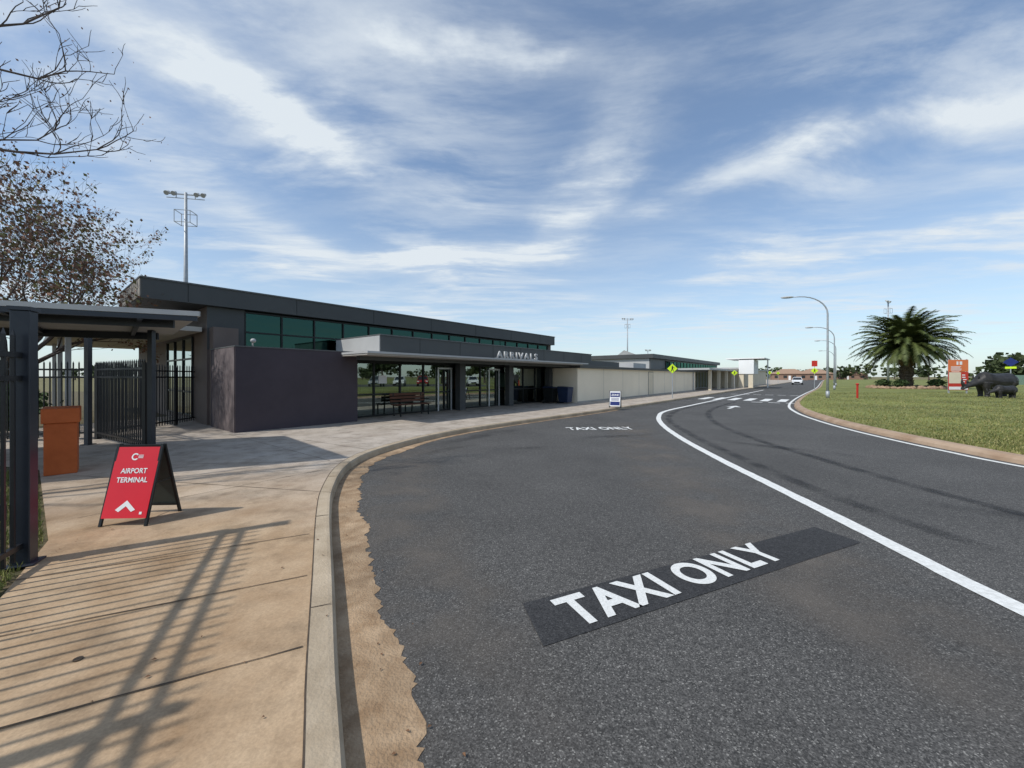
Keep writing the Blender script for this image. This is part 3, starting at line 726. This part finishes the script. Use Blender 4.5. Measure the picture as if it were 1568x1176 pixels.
def treeline(name,cells,size,n):
    b=MB()
    for (x,y,rx,h) in cells:
        lobes=[(U(-.6,.6)*rx,U(-.5,.5)*rx,U(.45,.85)*h,U(.3,.55)*rx) for _ in range(6)]
        b.tube([(x,y,0),(x,y,h*.6)],[.3,.15],5,1)
        for _ in range(n):
            lx,ly,lz,lr=random.choice(lobes); v=Vector((R()-.5,R()-.5,R()-.5)).normalized()*lr*U(.5,1.05)
            p=Vector((x+lx+v.x,y+ly+v.y,max(.3,lz+v.z*.8))); a=Vector((U(-1,1),U(-1,1),U(-1,1))).normalized(); c=a.orthogonal().normalized(); e=a.cross(c); s=size*U(.5,1.3)
            b.add([p-c*s,p+e*s,p+c*s,p-e*s],[(0,1,2,3)],0)
    return b.obj(name,[M_tree,M_bark])
cells=[]
for k in range(110):
    a=math.radians(U(-25,205)); r_=U(230,330); cells.append((math.cos(a)*r_,math.sin(a)*r_,U(5,10),U(4.5,8.5)))
treeline('distant_tree_row',cells,.9,130)
treeline('distant_tree_row',[(150,118,6,9),(158,125,5,8),(140,110,4,6)],.6,400)
treeline('street_tree_row',[(62,8,4,7),(66,20,4,6.5),(60,-6,4,7),(70,30,4,6)],.35,800)

# ------------------------------------------------------------ rhino statue
def rhino(name,loc,rz,sc):
    b=MB()
    def loft(cs,n=16):
        base=len(b.v)
        for (x,y,z,ry,rz_,tl) in cs:
            for k in range(n):
                a=2*math.pi*k/n; yy=math.cos(a)*ry; zz=math.sin(a)*rz_; b.v.append((x+zz*math.sin(tl),y+yy,z+zz*math.cos(tl)))
        for i in range(len(cs)-1):
            for k in range(n): b.f.append((base+i*n+k,base+i*n+(k+1)%n,base+(i+1)*n+(k+1)%n,base+(i+1)*n+k)); b.mi.append(0)
        b.f.append(tuple(base+k for k in range(n))[::-1]); b.mi.append(0)
        e=base+(len(cs)-1)*n; b.f.append(tuple(e+k for k in range(n))); b.mi.append(0)
    loft([(-1.42,0,1.1,.14,.22,0),(-1.32,0,1.1,.38,.45,0),(-1.0,0,1.13,.54,.56,0),(-.4,0,1.07,.62,.57,0),(.2,0,1.07,.62,.58,0),(.7,0,1.18,.52,.60,0),(1.0,0,1.2,.38,.50,-.2),(1.25,0,1.06,.29,.38,-.35),(1.45,0,.95,.25,.31,-.45),(1.7,0,.85,.21,.25,-.5),(1.95,0,.74,.17,.2,-.45),(2.12,0,.66,.16,.19,-.4),(2.22,0,.62,.12,.14,-.4)])
    for (x,y,f) in [(.82,.3,1),(.58,-.3,1),(-.88,.3,0),(-1.12,-.3,0)]:
        if f: b.tube([(x,y,1.0),(x+.05,y,.7),(x+.02,y,.38),(x,y,.12),(x+.02,y,0)],[.28,.21,.15,.135,.165],10)
        else: b.tube([(x,y,1.0),(x+.12,y,.72),(x-.06,y,.40),(x,y,.12),(x+.02,y,0)],[.37,.26,.15,.135,.165],10)
    b.tube([(2.08,0,.75),(2.22,0,.95),(2.26,0,1.13),(2.22,0,1.32)],[.13,.09,.06,.02],8); b.tube([(1.8,0,.95),(1.88,0,1.1),(1.88,0,1.22)],[.1,.06,.02],8)
    for y in (-.15,.15): b.tube([(1.28,y,1.32),(1.26,y*1.2,1.43),(1.29,y*1.25,1.53)],[.045,.055,.025],7)
    b.tube([(-1.42,0,1.28),(-1.52,0,1.0),(-1.5,0,.72)],[.05,.035,.045],6)
    o=b.obj(name,M_bronze); o.location=loc; o.rotation_euler=(0,0,rz); o.scale=(sc,)*3
    md=o.modifiers.new('Remesh','REMESH'); md.mode='VOXEL'; md.voxel_size=.028; md.use_smooth_shade=True
    ms=o.modifiers.new('Smooth','SMOOTH'); ms.iterations=2
    return o
rhino('rhino_statue',(35.9,29.2,.12),math.radians(180),1.05)
rhino('rhino_calf_statue',(34.3,27.3,.12),math.radians(178),.52)

# ------------------------------------------------------------ lamps, poles, signs
def street_lamp(loc,h=7.0,adir=(-.95,.31),arm=2.2):
    E=empty('street_lamp',loc); a=Vector((adir[0],adir[1],0))
    b=MB(); pts=[Vector((0,0,0)),Vector((0,0,h*.45)),Vector((0,0,h*.82))]; rad=[.085,.065,.055]
    for k in range(1,9):
        t=k/8*math.pi/2; pts.append(Vector((0,0,h*.82))+a*(arm*.75*(1-math.cos(t)))+Vector((0,0,h*.18*math.sin(t)))); rad.append(.05-.002*k)
    pts.append(pts[-1]+a*arm*.2); rad.append(.03)
    b.tube(pts,rad,10); b.tube([(0,0,0),(0,0,.5)],.11,10); b.obj('pole',M_galv,E,True)
    b=MB(); c=pts[-1]+a*.3; rot=Matrix.Rotation(math.atan2(a.y,a.x),3,'Z'); b.ell(c,(.42,.15,.08),0,12,6,rot); b.obj('lantern',M_ltgrey,E,True)
street_lamp((21.75,27,.12),7.1); street_lamp((36.2,44,.12),7.1); street_lamp((50,60.5,.12),7.1); street_lamp((69,84,.12),7.1)
def flood(loc,h,rz=0,w=3.9):
    E=empty('floodlight_pole',loc,rz); b=MB(); b.tube([(0,0,0),(0,0,h*.5),(0,0,h)],[.27,.2,.13],10); b.obj('pole',M_galv,E,True)
    b=MB(); b.beam((-w/2,0,h-.2),(w/2,0,h-.2),.1,.1); b.beam((-w/2,0,h-.6),(w/2,0,h-.6),.06,.06)
    for x in (-w*.25,w*.25): b.beam((x,0,h-.6),(x,0,h-.2),.06,.06)
    for z in (h-3.2,h-2.0):
        b.beam((-.7,-.6,z),(.7,-.6,z),.05,.05); b.beam((-.7,.6,z),(.7,.6,z),.05,.05); b.beam((-.7,-.6,z),(-.7,.6,z),.05,.05); b.beam((.7,-.6,z),(.7,.6,z),.05,.05)
    for x in (-.7,.7): b.beam((x,-.6,h-3.2),(x,-.6,h-2),.05,.05); b.beam((x,.6,h-3.2),(x,.6,h-2),.05,.05)
    b.obj('frame',M_galv,E)
    b=MB()
    for x in (-w*.48,-w*.3,w*.3,w*.48): b.tube([(x,.2,h+.02),(x,-.2,h-.25)],[.12,.23],10); b.ell((x,.15,h),(.14,.14,.14))
    b.obj('lamps',M_ltgrey,E)
flood((-33.3,40,0),20.4,.2,3.4); flood((38.3,130,0),21,.2); flood((96,100,0),21,.5,2)
flood((52,150,0),12,.2,2.2)

def ped_sign(loc,rz,h=2.4,red=False,s=.33):
    E=empty('pedestrian_crossing_sign',loc,rz)
    b=MB(); b.tube([(0,0,0),(0,0,h)],.03,8); b.obj('pole',M_galv,E)
    b=MB(); c=h-.35; b.add([(0,-.035,c-s),(s,-.035,c),(0,-.035,c+s),(-s,-.035,c)],[(0,1,2,3)]); b.add([(0,-.033,c-s),(s,-.033,c),(0,-.033,c+s),(-s,-.033,c)],[(3,2,1,0)]); b.obj('plate',M_yel,E)
    b=MB(); y=-.04
    def P(pts): b.add([(x,y,c+z) for x,z in pts],[tuple(range(len(pts)))])
    P([(-.03,.13),(.03,.13),(.03,.19),(-.03,.19)]); P([(-.05,-.03),(.04,-.03),(.045,.12),(-.045,.12)]); P([(-.11,-.2),(-.06,-.2),(.0,-.03),(-.05,-.03)]); P([(.05,-.2),(.1,-.2),(.04,-.03),(-.005,-.03)]); P([(.04,.1),(.12,.0),(.14,.03),(.05,.12)])
    b.obj('pedestrian_symbol',M_frame,E)
    if red:
        box('red_plate',-.25,.25,-.04,-.02,h+.12,h+.75,M_redp,E); box('red_plate_post',-.02,.02,-.015,.015,h,h+.8,M_galv,E)
ped_sign((11.05,27,.12),math.radians(-20)); ped_sign((33.2,43,.12),math.radians(-35),2.5,True); ped_sign((26.4,46.5,.12),math.radians(-30),2.3); ped_sign((48,73,.12),math.radians(-30),2.6)
ped_sign((55,81,.12),math.radians(-30),2.6)
E=empty('red_marker_post',(23.8,27,.12)); b=MB(); b.tube([(0,0,0),(0,0,.95)],.06,10); b.obj('post',M_redp,E); b=MB(); b.ell((0,0,.97),(.1,.1,.07)); b.obj('cap',M_redp,E)
E=empty('billboard_sign',(39.8,35,.12),math.radians(-6))
for x in (-.76,.68): box('post',x,x+.08,-.04,.04,0,3.05,M_galv,E)
box('panel_top',-.8,.8,-.07,-.042,1.95,3.0,M_bino,E); box('panel_bottom',-.8,.8,-.07,-.042,.3,1.92,M_poster,E)
box('panel_photo',-.75,.2,-.078,-.072,.9,1.88,M_cream,E); box('panel_photo_lower',-.75,.75,-.078,-.072,.34,.6,M_signw,E)
b=MB()
for k in range(4): b.box(-.6,U(.1,.6),-.078,-.072,2.05+k*.1,2.1+k*.1)
b.box(-.15,.0,-.078,-.072,2.55,2.85); b.box(.1,.3,-.078,-.072,2.55,2.85)
for k in range(4): b.box(.3,U(.5,.72),-.079,-.073,1.0+k*.2,1.08+k*.2)
b.obj('printed_text',M_signw,E)
E=empty('direction_sign',(98,77,.1),math.radians(-50)); b=MB(); b.tube([(0,0,0),(0,0,5)],.08,8); b.obj('pole',M_galv,E)
b=MB(); b.add([(-1.0,-.1,4.4),(0,-.1,3.5),(1.0,-.1,4.4),(0,-.1,5.3)],[(0,1,2,3)]); b.obj('plate',M_blue,E); b=MB(); b.add([(-.7,-.12,3.1),(.7,-.12,3.1),(.7,-.12,3.5),(-.7,-.12,3.5)],[(0,1,2,3)]); b.obj('subplate',M_yel,E)

# ------------------------------------------------------------ vehicles
def car(name,loc,rz,paint,ute=False):
    E=empty(name,loc,rz)
    prof=[(-2.2,.35),(-2.25,.75),(-2.15,.95),(1.0,1.0),(1.9,.9),(2.15,.7),(2.2,.38)]
    b=MB(); n=len(prof); v=[(x,-.86,z) for x,z in prof]+[(x,.86,z) for x,z in prof]
    b.add(v,[tuple(range(n)),tuple(range(2*n-1,n-1,-1))]+[(i,i+n,(i+1)%n+n,(i+1)%n) for i in range(n)]); b.obj('body',paint,E,bevel=.07)
    x0=-.6 if ute else -1.95
    b=MB(); b.add([(x0,-.8,.95),(1.1,-.8,.97),(1.1,.8,.97),(x0,.8,.95),(x0+.25,-.62,1.5),(.35,-.62,1.5),(.35,.62,1.5),(x0+.25,.62,1.5)],BF); b.obj('windows',M_carg,E,bevel=.03)
    b=MB(); b.add([(x0+.2,-.64,1.48),(.4,-.64,1.48),(.4,.64,1.48),(x0+.2,.64,1.48),(x0+.3,-.58,1.56),(.3,-.58,1.56),(.3,.58,1.56),(x0+.3,.58,1.56)],BF)
    for s in (-1,1):
        b.beam((1.08,s*.8,.98),(.36,s*.635,1.5),.05,.05); b.beam((-.1,s*.8,.98),(-.12,s*.635,1.5),.05,.06)
    b.obj('roof',paint,E)
    b=MB()
    for x in (-1.35,1.35):
        for s in (-1,1): b.tube([(x,s*.7,.32),(x,s*.9,.32)],.32,18)
    b.obj('wheels',M_rubber,E)
    b=MB()
    for x in (-1.35,1.35):
        for s in (-1,1): b.tube([(x,s*.89,.32),(x,s*.91,.32)],.2,12)
    b.obj('rims',M_alu,E)
    b=MB()
    for s in (-.65,.65): b.box(2.08,2.17,s-.15,s+.15,.68,.82)
    b.obj('headlights',M_signw,E)
    b=MB(); b.box(2.17,2.215,-.45,.45,.42,.62); b.obj('grille',M_frame,E)
car('white_car',(59,81,0),math.radians(-128),M_carw)
for i,(x,y) in enumerate([(44,24),(44,20.5),(44,16),(44,12.5),(44,9),(44,2)]):
    car('parked_car',(x,y,.15),math.radians(182),[M_carw,M_cars,M_carr,M_carw,M_cars,M_carw][i])
flat('car_park',[Vector(p) for p in [(40,-20),(58,-20),(58,27),(40,27)]],.136,M_asph)
flat('asphalt_road',[Vector(p) for p in [(64,44),(160,44),(160,54),(72,54)]],.136,M_asph)
def house(loc,rz,w,dp,h,rh,name='brick_house'):
    E=empty(name,loc,rz); box('walls',-w/2,w/2,-dp/2,dp/2,0,h,M_brick,E)
    o=.5; v=[(-w/2-o,-dp/2-o,h+.01),(w/2+o,-dp/2-o,h+.01),(w/2+o,dp/2+o,h+.01),(-w/2-o,dp/2+o,h+.01),(-w/2+dp/2,0,h+rh),(w/2-dp/2,0,h+rh)]
    mesh('roof',v,[(0,1,5,4),(1,2,5),(2,3,4,5),(3,0,4),(3,2,1,0)],M_tile,E)
    b=MB()
    for k in range(4): x=-w/2+w*(k+.5)/4; b.box(x-.7,x+.7,-dp/2-.05,-dp/2-.01,1,2.2)
    b.obj('windows',M_carg,E)
    b=MB(); b.box(-.45,.45,-dp/2-.06,-dp/2-.015,0,2.1); b.obj('door',M_signw,E)
house((134,190,0),-.5,14,9,3,2.4); house((158,205,0),-.5,14,10,3.2,2.6); house((205,240,0),-.6,18,10,3,2.5)
E=empty('hangar',(29.6,100,0),-.2); box('walls',-2.6,2.6,0,8,0,7.0,M_yellow,E)
mesh('roof',[(-2.9,-.2,6.9),(2.9,-.2,6.9),(2.9,8,6.9),(-2.9,8,6.9),(-1,-.2,8.4),(-1,8,8.4)],[(0,1,4),(1,2,5,4),(2,3,5),(3,0,4,5)],M_ltgrey,E)
box('door',-1.6,1.6,-.05,-.01,0,4.5,M_ltgrey,E)
b=MB(); p0=Vector((88,72));p1=Vector((170,68))
b.beam((88,72,1.0),(170,68,1.0),.06,1.8); 
for k in range(27): c=p0.lerp(p1,k/26); b.box(c.x-.06,c.x+.06,c.y-.1,c.y-.04,0,1.98)
b.obj('colorbond_fence',M_gfence)
E=empty('caravan',(93,67.5,.1),-.3); box('body',-2.6,2.6,-1.1,1.1,.5,2.7,M_carw,E,.2); box('window',-1.2,.6,-1.12,-1.103,1.5,2.1,M_carg,E); 
b=MB(); b.tube([(0,-1.05,.35),(0,-.8,.35)],.35,14); b.tube([(0,1.05,.35),(0,.8,.35)],.35,14); b.obj('wheels',M_rubber,E); b=MB(); b.beam((2.6,0,.5),(3.9,0,.5),.1,.1); b.obj('drawbar',M_galv,E)

# ------------------------------------------------------------ sun and sky
el=math.radians(49); sh=Vector((.87,.49)).normalized()
sd=Vector((sh.x*math.cos(el),sh.y*math.cos(el),-math.sin(el)))
ld=bpy.data.lights.new('sun','SUN'); ld.energy=3.4; ld.angle=math.radians(1.0); ld.color=(1,.96,.89)
lo=bpy.data.objects.new('sun',ld); link(lo); lo.rotation_euler=sd.to_track_quat('-Z','Y').to_euler(); lo.location=(-20,-20,30)
W=bpy.data.worlds.new('World'); scene.world=W; W.use_nodes=True; N=W.node_tree.nodes; L=W.node_tree.links
for n_ in list(N): N.remove(n_)
out=N.new('ShaderNodeOutputWorld'); bg=N.new('ShaderNodeBackground'); bg.inputs[1].default_value=.15; L.new(bg.outputs[0],out.inputs[0])
sky=N.new('ShaderNodeTexSky'); sky.sky_type='NISHITA'; sky.sun_disc=False; sky.sun_elevation=el; sky.sun_rotation=math.atan2(-sh.x,-sh.y)%(2*math.pi)
sky.air_density=1.0; sky.dust_density=.6; sky.ozone_density=1.5
def math_(op,a,b_=None,c=None,clamp=False):
    m=N.new('ShaderNodeMath'); m.operation=op; m.use_clamp=clamp
    for i,x in enumerate((a,b_,c)):
        if x is None: continue
        if isinstance(x,(int,float)): m.inputs[i].default_value=x
        else: L.new(x,m.inputs[i])
    return m.outputs[0]
def vmath(op,a,b_=None,scale=None):
    m=N.new('ShaderNodeVectorMath'); m.operation=op
    for i,x in enumerate((a,b_)):
        if x is None: continue
        if isinstance(x,(tuple,list)): m.inputs[i].default_value=x
        else: L.new(x,m.inputs[i])
    if scale is not None:
        if isinstance(scale,(int,float)): m.inputs['Scale'].default_value=scale
        else: L.new(scale,m.inputs['Scale'])
    return m
tc=N.new('ShaderNodeTexCoord'); sx=N.new('ShaderNodeSeparateXYZ'); L.new(tc.outputs['Generated'],sx.inputs[0])
z=math_('MAXIMUM',sx.outputs[2],.035)
cb=N.new('ShaderNodeCombineXYZ'); L.new(math_('DIVIDE',sx.outputs[0],z),cb.inputs[0]); L.new(math_('DIVIDE',sx.outputs[1],z),cb.inputs[1])
P_=cb.outputs[0]
def noise(vec,s,dt=6,ro=.55,dist=0):
    n_=N.new('ShaderNodeTexNoise'); n_.noise_dimensions='2D'; n_.inputs['Scale'].default_value=s; n_.inputs['Detail'].default_value=dt; n_.inputs['Roughness'].default_value=ro; n_.inputs['Distortion'].default_value=dist; L.new(vec,n_.inputs['Vector']); return n_
wn=noise(P_,.6,1); w1=vmath('SCALE',vmath('SUBTRACT',wn.outputs['Color'],(.5,.5,.5)).outputs[0],scale=.6)
PW=vmath('ADD',P_,w1.outputs[0]).outputs[0]
wn2=noise(P_,3,5,.6); w2=vmath('SCALE',vmath('SUBTRACT',wn2.outputs['Color'],(.5,.5,.5)).outputs[0],scale=.32); PB=vmath('ADD',P_,w2.outputs[0]).outputs[0]
def mapping(vec,rot,sc):
    m=N.new('ShaderNodeMapping'); m.inputs['Rotation'].default_value=(0,0,rot); m.inputs['Scale'].default_value=sc; L.new(vec,m.inputs['Vector']); return m.outputs[0]
st1=noise(mapping(PW,math.radians(-70),(.6,1.35,1)),1.9,8,.62).outputs['Fac']
st2=noise(mapping(PW,math.radians(38),(.6,1.4,1)),1.2,7,.60).outputs['Fac']
soft=noise(PW,.55,2,.5).outputs['Fac']
def mr(x,a,b_,c,d_): 
    m=N.new('ShaderNodeMapRange'); m.interpolation_type='SMOOTHSTEP'; L.new(x,m.inputs[0]); m.inputs[1].default_value=a; m.inputs[2].default_value=b_; m.inputs[3].default_value=c; m.inputs[4].default_value=d_; return m.outputs[0]
streak=math_('ADD',math_('MULTIPLY',mr(st1,.40,.74,0,1),.5),math_('MULTIPLY',mr(st2,.40,.72,0,1),.5))
base=math_('MULTIPLY',streak,mr(soft,.3,.6,.3,1.1))
def segm(p0,p1,w,amp):
    ba=(p1[0]-p0[0],p1[1]-p0[1],0); l2=ba[0]**2+ba[1]**2
    pa=vmath('SUBTRACT',PB,(p0[0],p0[1],0)).outputs[0]
    h=math_('MULTIPLY',vmath('DOT_PRODUCT',pa,ba).outputs['Value'],1/l2,clamp=True)
    hb=N.new('ShaderNodeVectorMath'); hb.operation='SCALE'; hb.inputs[0].default_value=ba; L.new(h,hb.inputs['Scale'])
    dd=vmath('LENGTH',vmath('SUBTRACT',pa,hb.outputs[0]).outputs[0]).outputs['Value']
    e=math_('MULTIPLY',math_('POWER',math_('MULTIPLY',dd,1/w),2.0),-1)
    return math_('MULTIPLY',math_('EXPONENT',e),amp)
tot=None
for a,b_,w,am in [((-1.2,1.0),(-.93,1.5),.14,.5),((-.95,1.4),(-.76,1.75),.18,.75),((-1.9,3.7),(-.74,3.35),.3,.5),((-.74,3.35),(.25,3.2),.3,.85),((.25,3.2),(.45,1.95),.17,.7),((.45,1.95),(.38,1.35),.12,.35),
    ((1.95,1.4),(1.25,1.65),.14,.45),((1.27,1.65),(.85,2.3),.15,.35),((-.32,1.15),(.1,1.26),.07,.35),((2.0,3.4),(3.3,2.5),.3,.45),((-1.63,1.83),(-1.6,3.2),.25,.45),((-1.5,1.1),(-1.3,1.7),.2,.35)]:
    s_=segm(a,b_,w,am); tot=s_ if tot is None else math_('ADD',tot,s_)
tot=math_('MINIMUM',tot,.95)
fil=mr(math_('ADD',st1,math_('MULTIPLY',st2,.5)),.52,.95,.4,1.2)
cl=math_('ADD',math_('MULTIPLY',base,.72),math_('MULTIPLY',tot,fil),clamp=True)
veil=mr(sx.outputs[2],.0,.5,.6,.14)
cl=math_('ADD',math_('MULTIPLY',cl,mr(sx.outputs[2],.02,.14,.35,.88)),math_('MULTIPLY',veil,.75),clamp=True)
mx=N.new('ShaderNodeMix'); mx.data_type='RGBA'; L.new(cl,mx.inputs[0]); 
tint=vmath('MULTIPLY',sky.outputs[0],(.78,.93,1.02)); L.new(tint.outputs[0],mx.inputs[6]); mx.inputs[7].default_value=(5.0,5.45,5.85,1)
L.new(mx.outputs[2],bg.inputs[0])

# ------------------------------------------------------------ camera
cd=bpy.data.cameras.new('camera'); cd.sensor_width=36; cd.lens=600/1568*36; cd.shift_y=-11/1568; cd.clip_start=.05; cd.clip_end=8000
co=bpy.data.objects.new('camera',cd); link(co); co.location=(0,0,1.6); co.rotation_euler=(math.pi/2,0,0); scene.camera=co
scene.view_settings.view_transform='Standard'; scene.view_settings.look='None'; scene.view_settings.exposure=0
